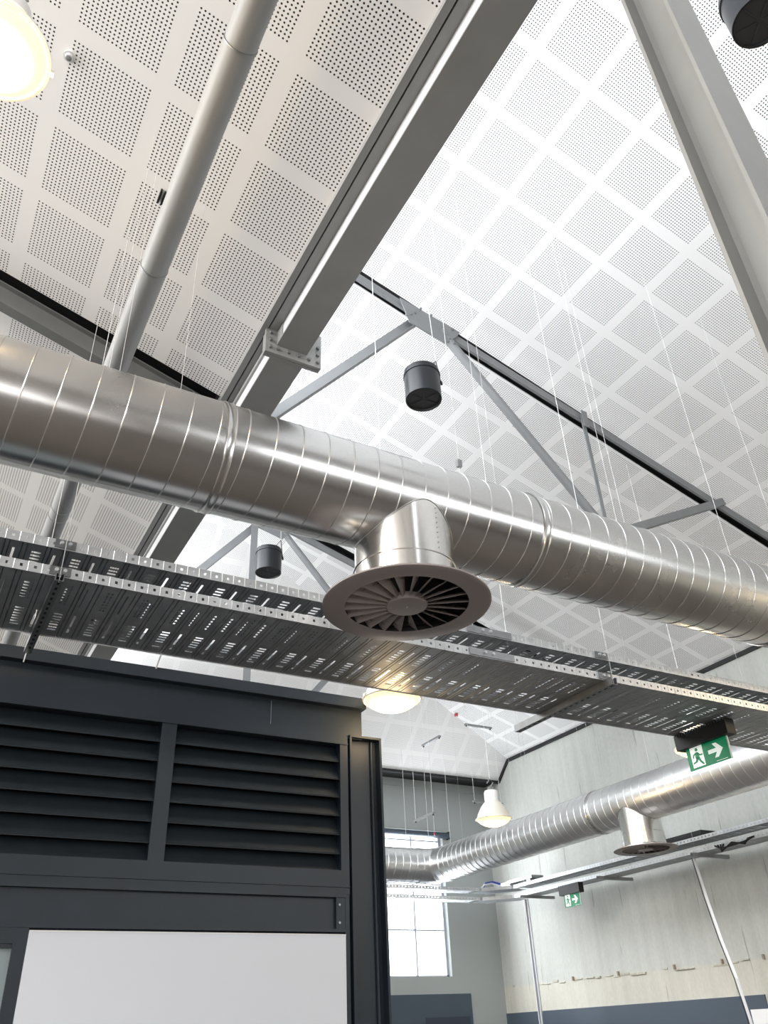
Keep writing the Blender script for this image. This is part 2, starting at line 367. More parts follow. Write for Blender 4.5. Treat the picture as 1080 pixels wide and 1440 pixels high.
# ------------------------------------------------------------------ trusses
def truss(Y,label,col=False,left=True):
    t=thing('roof_truss',(5.5,Y,4.3),label,'truss')
    zt=lambda x:6.85-.3104*(x-2.84)
    zc=lambda x:zt(x)-.048
    def A(n,p0,p1,w,h,fl=1):
        MB().angle((p0[0],Y,p0[1]),(p1[0],Y,p1[1]),w,h,.01,flip=fl).build(n,M_truss,t)
    # top chord: twin angle
    mb=MB();mb.angle((1.7,Y+.016,zc(1.7)),(XW,Y+.016,zc(XW)),.032,.10,.012,flip=-1);mb.build('top_chord',M_truss,t)
    mb=MB();mb.bar((1.75,Y,4.34),(XW,Y,4.34),.1,.09);mb.build('bottom_chord',M_truss,t)
    A('diagonal_brace',(1.80,4.42),(3.55,6.52),.09,.11)
    MB().tube([(3.82,Y-.02,6.42),(5.62,Y-.02,4.42)],.048,14).build('diagonal_brace',M_truss,t,smooth=True)
    A('vertical_strut',(5.70,4.36),(5.70,5.93),.05,.05)
    MB().box((5.65,Y-.07,5.72),(5.73,Y-.06,5.95)).build('strut_plate',M_truss,t)
    A('diagonal_brace',(6.0,4.45),(7.80,5.33),.08,.09,-1)
    MB().add([(3.30,Y-.055,6.66),(3.40,Y-.055,6.34),(3.84,Y-.055,6.22),(4.02,Y-.055,6.42),(4.05,Y-.055,6.48),
              (3.30,Y-.043,6.66),(3.40,Y-.043,6.34),(3.84,Y-.043,6.22),(4.02,Y-.043,6.42),(4.05,Y-.043,6.48)],
             [(0,1,2,3,4),(9,8,7,6,5),(0,5,6,1),(1,6,7,2),(2,7,8,3),(3,8,9,4),(4,9,5,0)]).build('gusset_plate',M_truss,t)
    for x,z in ((3.36,6.42),(3.42,6.46),(3.48,6.51),(3.55,6.60),(3.68,6.56),(3.86,6.36),(3.90,6.31),(3.94,6.26),(3.83,6.44),(3.95,6.47)):
        bolts([(x,Y-.055,z)],(0,-1,0),.014,.02,M_truss,t)
    if left:
        mb=MB();mb.prism([(-.05,-.19),(.05,-.19),(.05,-.178),(.006,-.178),(.006,-.012),(.05,-.012),(.05,0),(-.05,0),(-.05,-.012),(-.006,-.012),(-.006,-.178),(-.05,-.178)],(XL,Y-.1,zL(XL)+.0),(1.42,Y-.1,zL(1.42)+.0))
        mb.build('rafter',M_raft,t)
    return t
truss(5.15,'nearer grey roof truss, top chord crossing the right ceiling above the big duct')
t2=truss(9.64,'farther grey roof truss glimpsed below the big duct, with vertical post')
MB().angle((3.40,9.6,ZF),(3.40,9.6,6.6),.10,.06,.01).build('post',M_truss,t2)
MB().angle((3.45,9.62,2.85),(4.72,9.62,4.35),.08,.08,.01).build('knee_brace',M_truss,t2)

# ------------------------------------------------------------------ spiral duct
def spiral(p0,axis,L,r,pitch,name,m,parent,n=72,hr=.0035):
    """helical lock-seam tube. axis 'x' or 'y'."""
    mb=MB();prof=[(0,0),(.006,0),(.014,.12),(.020,.85),(.028,1),(.036,.85),(.042,.12),(.050,0),(.06,0),(.35,0),(.65,0),(.994,0)]
    prof=[(a,b*hr) for a,b in prof];m_=len(prof);rows=int(L/pitch)+1
    for j in range(n+1):
        a=2*PI*j/n;c,s_=math.cos(a),math.sin(a)
        for i in range(rows):
            for (u,dr) in prof:
                d=(i+u+j/n)*pitch-pitch*.5;d=max(0,min(L,d));rr=r+dr
                if axis=='x': mb.v.append((p0[0]+d,p0[1]+rr*s_,p0[2]+rr*c))
                else: mb.v.append((p0[0]+rr*s_,p0[1]+d,p0[2]+rr*c))
    R_=rows*m_
    for j in range(n):
        for i in range(R_-1):
            mb.f.append((j*R_+i,j*R_+i+1,(j+1)*R_+i+1,(j+1)*R_+i))
    # merge the j=n column with j=0 shifted by one row
    for i in range(R_-m_): pass
    return mb.build(name,m,parent,smooth='all')
R_D=.28
du=thing('ventilation_duct',(3,3.213,2.185),'large shiny galvanised spiral duct crossing the whole view in front of the trusses','duct')
YD,ZD=3.213,2.465
spiral((-1.6,YD,ZD),'x',9.6,R_D,.1417,'spiral_tube',M_duct,du)
def collar(x,axis='x',r=R_D,c=None,par=None,w=.05,name='joint_collar'):
    pr=[(r+.001,-w),(r+.007,-w),(r+.009,-w+.004),(r+.0045,-w+.012),(r+.0045,w-.012),(r+.009,w-.004),(r+.007,w),(r+.001,w)]
    return MB().lathe(pr,c,64,axis).build(name,M_duct,par,smooth=40)
for x in (.905,2.79,4.95): collar(x,'x',R_D,(x,YD,ZD),du,.022)
for x in (.33,.38,.68,2.6,3.56,3.86,4.62,5.6):
    zz=(zL if x<1.4 else zR)(x)
    dy=random.choice((-.1,.1));MB().tube([(x,YD+dy,ZD+.27),(x,YD+dy,zz)],.0011,5).build('hanger_wire',M_wire,du)
MB().tube([(2.42,YD,ZD+.27),(2.42,YD,zR(2.42))],.0018,5).build('hanger_wire',M_wire,du)
MB().box((2.405,YD-.012,ZD+.42),(2.435,YD+.012,ZD+.47)).build('wire_gripper',M_strut,du)
# vertical branch
def branch(cx,cy,cz,zb,r,par,axis):
    mb=MB();n=72;rd=R_D+.004
    tops=[]
    for k in range(n):
        a=2*PI*k/n;x=r*math.cos(a);y=r*math.sin(a)
        q=y if axis=='x' else x
        zt=cz-math.sqrt(max(rd*rd-q*q,0))*1.0
        tops.append((cx+x,cy+y,zt))
    lv=[zb,zb+.17,zb+.174,zb+.18,zb+.184]
    rr=[r+.004,r+.004,r+.009,r+.009,r]
    o=0
    for z,q in zip(lv,rr):
        for k in range(n):
            a=2*PI*k/n;mb.v.append((cx+q*math.cos(a),cy+q*math.sin(a),z))
    mb.v+=tops
    for i in range(len(lv)):
        for k in range(n):
            k2=(k+1)%n;mb.f.append((i*n+k,i*n+k2,(i+1)*n+k2,(i+1)*n+k))
    o=mb.build('branch_spigot',M_spig,par,smooth=30)
    # saddle lip and rivet line
    pts=[Vector(t) for t in tops];pts.append(pts[0])
    MB().tube([p for p in pts],.004,6).build('saddle_lip',M_duct,par,smooth=True)
    for q in range(12):
        z=zb+.21+q*.030;a=-PI/2+.2
        bolts([(cx+r*math.cos(a),cy+r*math.sin(a),z)],(math.cos(a),math.sin(a),0),.003,.003,M_strut,par,'rivet')
branch(1.985,3.213,ZD,1.875,.265,du,'x')
def diffuser(c,r,label,group):
    t=thing('swirl_diffuser',c,label,'diffuser',group);cx,cy,cz=c
    ri=r*.735
    MB().lathe([(ri,.004),(ri,0),(r*.97,-.006),(r,0),(r,.008),(ri+.01,.012)],c,96,'z',close=True).build('face_ring',M_diff,t,smooth=40)
    MB().lathe([(ri+.002,.004),(ri+.002,.03),(.258,.05),(.25,.13),(0.001,.13)],c,64).build('dark_plenum',M_black,t,smooth=True)
    MB().lathe([(ri+.012,.010),(ri+.006,.034),(.262,.054)],c,64).build('neck_cone',M_spig,t,smooth=40)
    MB().lathe([(.001,-.008),(r*.235,-.006),(r*.245,0),(r*.245,.03),(.001,.03)],c,48).build('hub',M_diff,t,smooth=40)
    MB().lathe([(.001,-.012),(.007,-.011),(.008,-.006)],c,16).build('centre_screw',M_strut,t)
    nv=22
    for k in range(nv):
        a=2*PI*k/nv;mb=MB();ca,sa=math.cos(a),math.sin(a)
        def P(rad,tan,z): return (cx+rad*ca-tan*sa,cy+rad*sa+tan*ca,cz+z)
        rin,ro=r*.235,ri+.004
        # blade twists: leading edge low, trailing edge raised
        w1,w2=.012,.052
        mb.add([P(rin,0,0),P(ro,0,0),P(ro,w2,.045),P(rin,w1,.02),P(rin,0,.003),P(ro,0,.003),P(ro,w2-.003,.048),P(rin,w1-.002,.023)],
            [(0,1,2,3),(7,6,5,4),(0,4,5,1),(1,5,6,2),(2,6,7,3),(3,7,4,0)])
        mb.build('vane',M_diff,t)
    return t
diffuser((1.985,3.213,1.861),.437,'large round grey swirl diffuser under the big near duct','round swirl diffusers')

# far duct
fd=thing('ventilation_duct',(8.26,9,2.185),'far shiny spiral duct along the concrete wall, turning left at the window','duct')
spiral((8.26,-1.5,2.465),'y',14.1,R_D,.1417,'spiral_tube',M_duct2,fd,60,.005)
XC,YC=8.26,12.93
seg=[(8.26,12.55),(8.235,12.72),(8.14,12.86),(8.0,12.93),(7.8,12.93)]
mb=MB();mb.tube([(8.26,12.45,2.465),(8.26,12.62,2.465)],R_D+.008,48);mb.tube([(8.26,12.62,2.465),(8.20,12.83,2.465)],R_D+.004,48)
mb.tube([(8.20,12.80,2.465),(8.06,12.93,2.465)],R_D+.004,48);mb.tube([(8.08,12.93,2.465),(7.86,12.93,2.465)],R_D+.008,48)
mb.build('elbow',M_duct2,fd,smooth=35)
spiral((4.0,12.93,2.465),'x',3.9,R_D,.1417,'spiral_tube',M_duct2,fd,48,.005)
for y in (7.61,8.64,12.03,10.2,5.9):
    MB().tube([(8.26,y,ZD+.27),(8.26,y,zR(8.26))],.0015,5).build('hanger_wire',M_wire,fd)
for y in (8.64,3.9): collar(0,'y',R_D,(8.26,y,ZD),fd,.022)
branch(8.26,7.97,ZD,1.875,.265,fd,'y')
diffuser((8.26,7.97,1.861),.40,'small distant round swirl diffuser under the far wall duct','round swirl diffusers')

# ------------------------------------------------------------------ cable trays
def grid_sheet(mb,xc,yc,hole,place):
    """rectangular sheet cut by xc, yc lines leaving out the holes; place(x,y)->point"""
    o=len(mb.v);ny=len(yc)
    for x in xc:
        for y in yc: mb.v.append(place(x,y))
    for i in range(len(xc)-1):
        for j in range(ny-1):
            if hole(i,j): continue
            a=o+i*ny+j;mb.f.append((a,a+ny,a+ny+1,a+1))
def tray(name,label,A0,A1,cross,w,zb,h,pitch=.0645,railm=None,detail=True,zrib=.006):
    """tray from A0 to A1 (along), cross = unit vector across from the near side, zb underside, h rail height"""
    A0=Vector((*A0,0));A1=Vector((*A1,0));d=(A1-A0);L=d.length;d.normalize();c=Vector((*cross,0))
    base=A0+d*(L/2)+c*(w/2)
    t=thing(name,(base.x,base.y,zb),label,'cable tray')
    def pl(a,b,z): p=A0+d*a+c*b;return (p.x,p.y,zb+z)
    # bottom sheet
    mb=MB();mod=.1935;nm=int(L/mod)
    xs=[0,.016,.019,.022,.040,.043,.046,.070,.092,.114,.130,.133,.136,.150,.153,.156,.172,.184]
    zr=[0,0,.009,0,0,.009,0,0,0,0,0,.009,0,0,.009,0,0,0]
    ys=[0,.045];y=.045
    cl=[]   # clusters of small slots and long slots
    yc=[0.0];kinds=[]
    def seg(l,kind):
        yc.append(yc[-1]+l);kinds.append(kind)
    seg(.03,'n')
    reps=int((w-.06)/.235) or 1
    rest=(w-.06)/reps
    for q in range(reps):
        # 5 small slots beside one long slot
        n=7;sl=rest*.66/(2*n-1)
        seg(rest*.17,'n')
        for z in range(2*n-1): seg(sl,'s' if z%2==0 else 'm')
        seg(rest*.17,'n')
    seg(.03,'n')
    for m in range(nm):
        def hole(i,j):
            kd=kinds[j]
            if i==7 or i==8: return kd=='s'      # small transverse slots
            if i==16: return kd in 'sm'           # long slot
            return False
        xx=[m*mod+a for a in xs]+[(m+1)*mod]
        zz=zr+[0]
        o=len(mb.v);ny=len(yc)
        for x,z in zip(xx,zz):
            for b in yc: mb.v.append(pl(x,b,z+.006))
        for i in range(len(xx)-1):
            for j in range(ny-1):
                if hole(i,j): continue
                a=o+i*ny+j;mb.f.append((a,a+ny,a+ny+1,a+1))
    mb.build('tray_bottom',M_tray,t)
    for side in (0,1):
        mb=MB();b=0 if side==0 else w;n=int(L/pitch)
        sgn=1 if side==0 else -1
        hz=[0,h*.36,h*.64,h]
        for m in range(n):
            x0_=m*pitch;hw=.0065
            xx=[x0_,x0_+.004,x0_+pitch/2-hw,x0_+pitch/2+hw,x0_+pitch-.003,x0_+pitch]
            off=[-.0025,0,0,0,0,-.0025]
            o=len(mb.v)
            for x,q in zip(xx,off):
                for z in hz: mb.v.append(pl(x,b+q*sgn,z))
            for i in range(5):
                for j in range(3):
                    if i==2 and j==1: continue
                    a=o+i*4+j;mb.f.append((a,a+4,a+5,a+1))
        # return flange at the top
        mb.add([pl(0,b,h),pl(L,b,h),pl(L,b+.012*sgn,h),pl(0,b+.012*sgn,h)],[(0,1,2,3)])
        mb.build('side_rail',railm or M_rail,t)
    return t,pl
T0,T1=-1.4,8.2
ut,plu=tray('cable_tray','upper of two stacked perforated cable trays crossing below the big duct',(T0,3.8),(T1,3.8),(0,1),.74,2.107,.053)
lt,pll=tray('cable_tray','lower of two stacked perforated cable trays, wide slotted underside above the dark cabin',(T0,3.8),(T1,3.8),(0,1),.74,1.955,.054)
for par,z in ((ut,2.107),(lt,1.955)):
    for x,w_ in ((.36,.10),(2.95,.34),(3.88,.12)):
        MB().box((x-w_/2,3.790,z+.004),(x+w_/2,3.796,z+.05)).build('splice_plate',M_tray if w_>.2 else M_strut,par)
        bolts([(x+q,3.790,z+.027) for q in ((-.06,.0) if w_>.2 else (-.02,.02))],(0,-1,0),.010,.016,M_rail,par)
def channel(name,label,p0,p1,size=.041,m=None,slots=True,up=(0,0,1),cat='channel',grp=None,vert=False):
    """slotted strut channel"""
    p0=Vector(p0);p1=Vector(p1);lo=p0 if p0.z<=p1.z else p1
    t=thing(name,tuple(lo),label,cat,grp)
    s=size/2;pr=[(-s,-s),(s,-s),(s,s),(s-.012,s),(s-.012,s-.003),(s-.004,s-.003),(s-.004,-s+.003),(-s+.004,-s+.003),(-s+.004,s-.003),(-s+.012,s-.003),(-s+.012,s),(-s,s)]
    MB().prism(pr,p0,p1,up).build('channel_body',m or M_strut,t)
    if slots:
        mb=MB();_,_,sd,u=mb.frame(p0,p1,up);d=(p1-p0);L=d.length;d.normalize();n=int(L/.06)
        for i in range(n):
            a=p0+d*(i*.06+.016)-u*(s+.0008);b=a+d*.028
            mb.prism([(-.006,-.0005),(.006,-.0005),(.006,.0005),(-.006,.0005)],a,b,up)
        mb.build('slots',M_black,t)
    return t
def rods(t,pts,z0,z1,m=None):
    for x,y in pts: MB().tube([(x,y,z0),(x,y,z1)],.002,6).build('threaded_rod',m or M_wire,t)
for x,lb,y0_,y1_ in ((.36,'slotted channel bracket under the stacked trays at the left, end poking out above the cabin',3.76,4.72),(3.90,'slotted channel bracket under the stacked trays, right of the round diffuser',3.74,4.82)):
    t=channel('support_channel',lb,(x,y0_,1.934),(x,y1_,1.934),size=.041 if x<1 else .05,up=(0,0,1),cat='bracket')
    rods(t,[(x,y0_+.01),(x,y1_-.02)],1.91,(zL if x<1.4 else zR)(x))
t=thing('cable_tie_tail',(1.06,4.5,1.9),'thin pale strap end hanging from the far edge of the lower tray','strap')
MB().tube([(1.075,4.54,1.965),(1.055,4.55,1.87)],.005,5).build('strap',M_wirew,t)
t=thing('cable_tie_tail',(.30,4.72,1.85),'short pale strap end hanging from the left channel bracket','strap')
MB().tube([(.355,4.715,1.92),(.35,4.72,1.86)],.004,5).build('strap',M_wirew,t)

# far tray pair along the right wall
XT=9.6
tray('cable_tray','upper far cable tray running along the concrete wall',(XT,3),(XT,12.6),(1,0),.34,2.107,.053,detail=False)
ft,_=tray('cable_tray','lower far cable tray running along the concrete wall',(XT,3),(XT,12.6),(1,0),.34,1.955,.054,detail=False)
tray('cable_tray','upper cable tray crossing in front of the far window',(5.6,12.95),(9.2,12.95),(0,1),.34,2.107,.053)
tray('cable_tray','lower cable tray crossing in front of the far window',(5.6,12.95),(9.2,12.95),(0,1),.34,1.955,.054)
for z,lb in ((2.115,'angled corner piece joining the upper far trays beside the window'),(1.962,'angled corner piece joining the lower far trays beside the window')):
    t=thing('tray_corner',(9.4,12.9,z),lb,'tray corner')
    mb=MB();mb.add([(9.2,12.95,z),(9.6,12.6,z),(9.94,12.6,z),(9.94,12.8,z),(9.5,13.29,z),(9.2,13.29,z)],[(0,1,2,3,4,5)]);mb.build('corner_sheet',M_tray,t)
    mb=MB();mb.add([(9.2,12.95,z-.006),(9.6,12.6,z-.006),(9.6,12.6,z+.05),(9.2,12.95,z+.05)],[(0,1,2,3)]);mb.build('inner_rail',M_rail,t)
    mb=MB();mb.add([(9.94,12.8,z-.006),(9.5,13.29,z-.006),(9.5,13.29,z+.05),(9.94,12.8,z+.05)],[(0,1,2,3)]);mb.build('outer_rail',M_rail,t)
M_postm=mat('pale galvanised post',(.62,.64,.68),.4,.6)
for i,(y,lb) in enumerate(((8.33,'horizontal channel bracket on the concrete wall side, beside the far diffuser'),(10.25,'middle horizontal channel bracket under the far wall tray, right of the small exit sign'),(12.2,'horizontal channel bracket under the far wall tray near the room corner'))):
    t=channel('support_channel',lb,(XT-.12,y,1.93),(10.2,y,1.93),size=.045,m=M_pipe,slots=False,cat='bracket')
    rods(t,[(9.57,y),(9.97,y)],1.91,zR(9.8))
t=channel('support_post',"straight slotted channel post dropping from the far tray near the room corner",(9.70,12.35,ZF),(9.70,12.35,1.91),size=.06,m=M_postm,up=(-1,-.6,0),cat='post')
# bowed post
t=thing('support_post',(9.72,8.3,ZF),'bowed slotted channel post dropping from the far tray in front of the concrete wall','post')
pts=[(9.70,8.50,1.92),(9.70,8.44,1.4),(9.71,8.37,.9),(9.72,8.28,.45),(9.74,8.24,0),(9.74,8.22,-.8),(9.74,8.22,ZF)]
mb=MB()
for a,b in zip(pts,pts[1:]): mb.bar(a,b,.035,.03,up=(-1,-.9,0))
mb.build('channel_body',M_postm,t)
mb=MB()
for a,b in zip(pts,pts[1:]):
    mb.tube([(a[0]-.03,a[1]+.012,a[2]),(b[0]-.03,b[1]+.012,b[2])],.006,6)
mb.build('cable',M_black,t)
mb=MB()
for a,b in zip(pts,pts[1:]):
    mb.tube([(a[0]-.03,a[1]-.018,a[2]),(b[0]-.03,b[1]-.018,b[2])],.006,6)
mb.build('cable',M_wirew,t)
# bits lying on the far tray
t=thing('junction_box',(9.77,12.7,2.175),'white flat box resting on the far upper tray near the corner','box')
MB().box((9.65,12.7,2.165),(9.8,13.0,2.25)).build('case',M_white,t);MB().box((9.64,12.72,2.2),(9.65,12.8,2.23)).build('latch',M_strut,t)
t=thing('driver_box',(9.85,12.3,2.165),'dark flat electrical box on the far upper tray behind the white box','box')
MB().box((9.64,12.05,2.21),(9.9,12.75,2.26)).build('case',M_strut,t);MB().box((9.64,12.1,2.165),(9.9,12.2,2.21)).build('foot',M_strut,t)
t=thing('driver_box',(9.7,8.6,2.165),'dark flat electrical box on the far upper tray beside the distant diffuser','box')
MB().box((9.62,8.2,2.175),(9.9,8.95,2.235)).build('case',M_black,t);MB().box((9.62,8.95,2.18),(9.85,9.0,2.21)).build('gland',M_strut,t)
t=thing('cable_bundle',(9.6,13.1,2.17),'small blue and white cable bundle on the far tray corner','cables')
MB().tube([(9.25,12.98,2.16),(9.3,12.95,2.24),(9.42,12.9,2.26),(9.52,12.8,2.21)],.018,8).build('cable',M_blue,t,smooth=True)
MB().tube([(9.22,12.98,2.16),(9.26,12.94,2.21),(9.38,12.88,2.23),(9.5,12.76,2.17)],.014,8).build('cable',M_wirew,t,smooth=True)
t=thing('cable_bundle',(9.6,7.7,1.9),'black cable bundle drooping from the far lower tray at the right','cables')
for k in range(4):
    MB().tube([(9.585,8.0-.05*k,1.985),(9.57,7.9,1.93-.012*k),(9.57,7.7,1.94+.012*k),(9.57,7.5,1.95-.01*k),(9.585,7.35+.03*k,1.985)],.011,7).build('cable',M_black,t,smooth=True)

# ------------------------------------------------------------------ exit signs
def exit_sign(px,y0,y1,z0,z1,zt,label,hw=.05,rod=False):
    """faces -X; reads from larger y to smaller y"""
    yc=(y0+y1)/2;t=thing('exit_sign',(px,yc,z0),label,'exit sign')
    W=y1-y0;Hh=z1-z0
    MB().box((px-hw,y0-.06,z1-.01),(px+hw,y1+.05,zt)).build('housing',M_black,t)
    mb=MB()
    for i in range(18): 
        yy=y0-.05+i*(W+.09)/18;mb.box((px-hw-.004,yy,zt-.012),(px-hw,yy+.006,zt-.002))
    mb.build('housing_fins',M_strut,t)
    MB().box((px-.004,y0,z0),(px+.004,y1,z1)).build('sign_panel',M_green,t)
    MB().box((px-.006,y0-.008,z0-.004),(px+.004,y0+.002,z1)).build('clear_edge',M_signpale,t)
    f=px-.0055
    def U(u,v): return (f,y1-u*W,z0+v*Hh)
    def poly(pts,name,m,df=0):
        mb=MB();n=len(pts);a=[U(*p) for p in pts];a=[(q[0]-df,q[1],q[2]) for q in a]
        mb.v=a+[(q[0]-.0012,q[1],q[2]) for q in a];mb.f=[tuple(range(n)),tuple(range(2*n-1,n-1,-1))]+[(i,(i+1)%n,n+(i+1)%n,n+i) for i in range(n)]
        mb.build(name,m,t)
    poly([(.10,.08),(.40,.08),(.40,.95),(.10,.95)],'doorway_symbol',M_swhite)
    hd=[(.255+.035*math.cos(a*PI/8),.81+.075*math.sin(a*PI/8)) for a in range(16)]
    poly(hd,'figure_head',M_green,.0015)
    for pts in ([(.215,.70),(.285,.70),(.30,.46),(.24,.42),(.20,.46)],                       # torso
                [(.225,.70),(.15,.62),(.135,.48),(.16,.47),(.175,.58),(.23,.63)],             # rear arm
                [(.275,.70),(.325,.58),(.385,.58),(.385,.52),(.31,.52),(.27,.60)],            # front arm
                [(.235,.46),(.30,.47),(.32,.33),(.385,.14),(.345,.12),(.285,.28)],            # front leg
                [(.215,.47),(.27,.44),(.225,.28),(.125,.24),(.12,.30),(.19,.34)]):            # rear leg
        poly(pts,'figure_limb',M_green,.0015)
    poly([(.52,.44),(.72,.44),(.645,.22),(.735,.22),(.87,.52),(.735,.82),(.645,.82),(.72,.60),(.52,.60)],'arrow_symbol',M_swhite)
    poly([(.66,.06),(.93,.06),(.93,.075),(.66,.075)],'fine_print_line',M_swhite)
    return t
exit_sign(5.33,4.09,4.50,1.665,1.845,1.955,'large green exit sign with running man and arrow, hung under the near stacked trays')
exit_sign(9.60,10.85,11.24,1.63,1.82,1.955,'small distant exit sign hanging under the far wall tray')

# ------------------------------------------------------------------ hanging cylinders
def cyl_pendant(c,label):
    x,y,z=c;t=thing('pendant_cylinder',c,label,'pendant fixture','black cylindrical pendants')
    MB().lathe([(.150,.012),(.155,0),(.170,0),(.170,.30),(.168,.34)],c,48).build('body',M_gloss,t,smooth=40)
    MB().lathe([(.002,.0),(.154,.0),(.158,.004)],(x,y,z+.012),48).build('lower_face',M_black,t,smooth=40)
    MB().lathe([(.170,.275),(.177,.278),(.177,.295),(.170,.30),(.166,.335),(.12,.345),(.002,.345)],c,48).build('top_cap',M_gloss,t,smooth=40)
    mb=MB()
    for a in range(0,360,60):
        a=math.radians(a);mb.bar((x+.02*math.cos(a),y+.02*math.sin(a),z+.008),(x+.14*math.cos(a),y+.14*math.sin(a),z+.008),.004,.004)
    mb.build('inner_ribs',M_dark,t)
    mb=MB();mb.tube([(x+.17,y-.06,z+.22),(x+.14,y-.06,z+.5),(x+.02,y+.05,z+.33)],.008,6);mb.tube([(x+.17,y-.06,z+.25),(x+.17,y-.075,z+.20)],.012,8);mb.build('yoke_bracket',M_black,t)
    MB().tube([(x+.14,y-.06,z+.5),(x+.12,y-.02,zR(x+.12))],.003,5).build('hanging_cable',M_wire,t)
    MB().tube([(x-.12,y,z+.34),(x-.13,y,z+.46)],.006,5).build('cable_stub',M_wirew,t)
    return t
c1=cyl_pendant((3.29,4.80,4.985),'glossy black cylindrical pendant hanging under the truss joint, centre of the right ceiling')
dup(c1,(3.36,8.85,5.18),'black cylindrical pendant seen below the big duct, left of the round diffuser')
dup(c1,(3.53,1.04,5.29),'black cylindrical pendant partly cut off at the top right corner')

# ------------------------------------------------------------------ high-bay lamps
def bay_lamp(c,ztop,label,s=1.,sh=None,watt=14):
    """c = centre of the lit mouth"""
    x,y,z=c;t=thing('highbay_lamp',c,label,'pendant lamp','high-bay pendant lamps')
    r=.21*s;sh=sh or M_shade
    MB().lathe([(r*1.03,-.004),(r*1.05,.006),(r*1.0,.018),(r*.93,.07*s),(r*.72,.15*s),(r*.5,.205*s),(r*.42,.22*s)],c,56).build('shade',sh,t,smooth=40)
    MB().lathe([(.001,-.085*s),(r*.35,-.078*s),(r*.65,-.058*s),(r*.87,-.03*s),(r*1.0,.004)],c,56).build('lens',M_bulb,t,smooth='all')
    MB().lathe([(r*1.05,.0),(r*1.09,.004),(r*1.09,.012),(r*1.0,.016)],c,56).build('rim',M_white,t,smooth=40)
    MB().lathe([(r*.43,.215*s),(r*.43,.33*s),(r*.38,.35*s),(.001,.35*s)],c,40).build('ballast_housing',M_white,t,smooth=40)
    mb=MB();mb.box((x-.03*s,y-.03*s,z+.35*s),(x+.03*s,y+.03*s,z+.40*s));mb.tube([(x,y,z+.40*s),(x+.05*s,y,z+.46*s),(x,y,z+.50*s),(x-.05*s,y,z+.44*s)],.007*s,6);mb.build('hook',M_strut,t)
    for a in (0,PI): MB().box((x+math.cos(a)*r*1.08-.015,y-.012,z-.0),(x+math.cos(a)*r*1.08+.015,y+.012,z+.02)).build('latch',M_white,t)
    MB().tube([(x,y,z+.5*s),(x,y,ztop)],.0028,6).build('suspension_cord',M_wirew,t)
    l=bpy.data.lights.new('lamp_glow','POINT');l.energy=watt;l.color=(1,.72,.40);l.shadow_soft_size=.12
    lo=bpy.data.objects.new('lamp_light',l);C.objects.link(lo);lo.parent=t;lo.location=(0,0,-.16)
    return t
bay_lamp((-.47,2.40,3.70),zL(-.47),'glowing round high-bay lamp cut off at the top left corner',1.05,None,24)
bay_lamp((2.77,4.76,1.985),zR(2.77),'glowing high-bay lamp peeking past the top corner of the dark cabin',.92,None,4)
bay_lamp((6.40,8.60,2.23),zR(6.4),'lit white high-bay lamp hanging on a long cord near the far window',1.,M_shade2,16)
bay_lamp((6.6,2.2,2.45),zR(6.6),'added high-bay lamp, unseen past the right edge, warming the duct reflection',1.,None,60)  # unseen lamp added to extend the row and warm the duct's reflections
bay_lamp((6.75,5.55,2.30),zR(6.75),'glowing high-bay lamp half hidden behind the near exit sign')

# ------------------------------------------------------------------ short strut bars on wires near the far wall
def batten(p,d,label):
    a=Vector(p);b=a+Vector(d);t=thing('hanging_bar',tuple((a+b)/2),label,'hanging bar')
    MB().bar(a,b,.045,.03).build('bar',M_pipe,t)
    for q in (a+(b-a)*.05,a+(b-a)*.95):
        MB().tube([q,(q.x,q.y,zR(q.x) if q.y<yH(q.x) else ZE+(YE-q.y)*ME)],.0035,5).build('hanger_wire',M_wirew,t)
        MB().lathe([(.002,-.02),(.012,-.02),(.012,0),(.002,0)],(q.x,q.y,q.z-.015),10).build('end_nut',M_black,t)
batten((7.28,11.0,4.10),(0,.0+.55,0),'grey hanging bar high against the far ceiling slope, at left')
batten((8.15,11.5,4.56),(.57,0,0),'grey hanging bar high against the far ceiling slope, at right')
batten((7.19,11.2,2.93),(0,.6,0),'short white hanging bar above the far window')
batten((8.10,11.4,3.22),(.60,0,0),'grey hanging bar just behind the white pendant lamp near the far window')
# loose hanging wires near the far wall
for i,(x,y,zb,lb) in enumerate(((7.9,13.3,2.8,'thin white hanging wire with drop weight at the left edge of the far window'),(8.85,13.3,2.9,'thin white hanging wire with drop weight right of the far window'),(8.25,13.1,3.0,'thin white hanging wire ending at the top of the far window'),(8.45,13.2,3.1,'thin white hanging wire with pink tag above the far window'))):
    t=thing('hanging_wire',(x,y,zb),lb,'wire')
    MB().tube([(x,y,zb),(x,y,ZE+(YE-y)*ME)],.0035,5).build('wire',M_wirew,t)
    MB().lathe([(.001,-.05),(.014,-.04),(.012,0),(.001,.02)],(x,y,zb),10).build('weight',M_wirew if i!=3 else M_red,t)
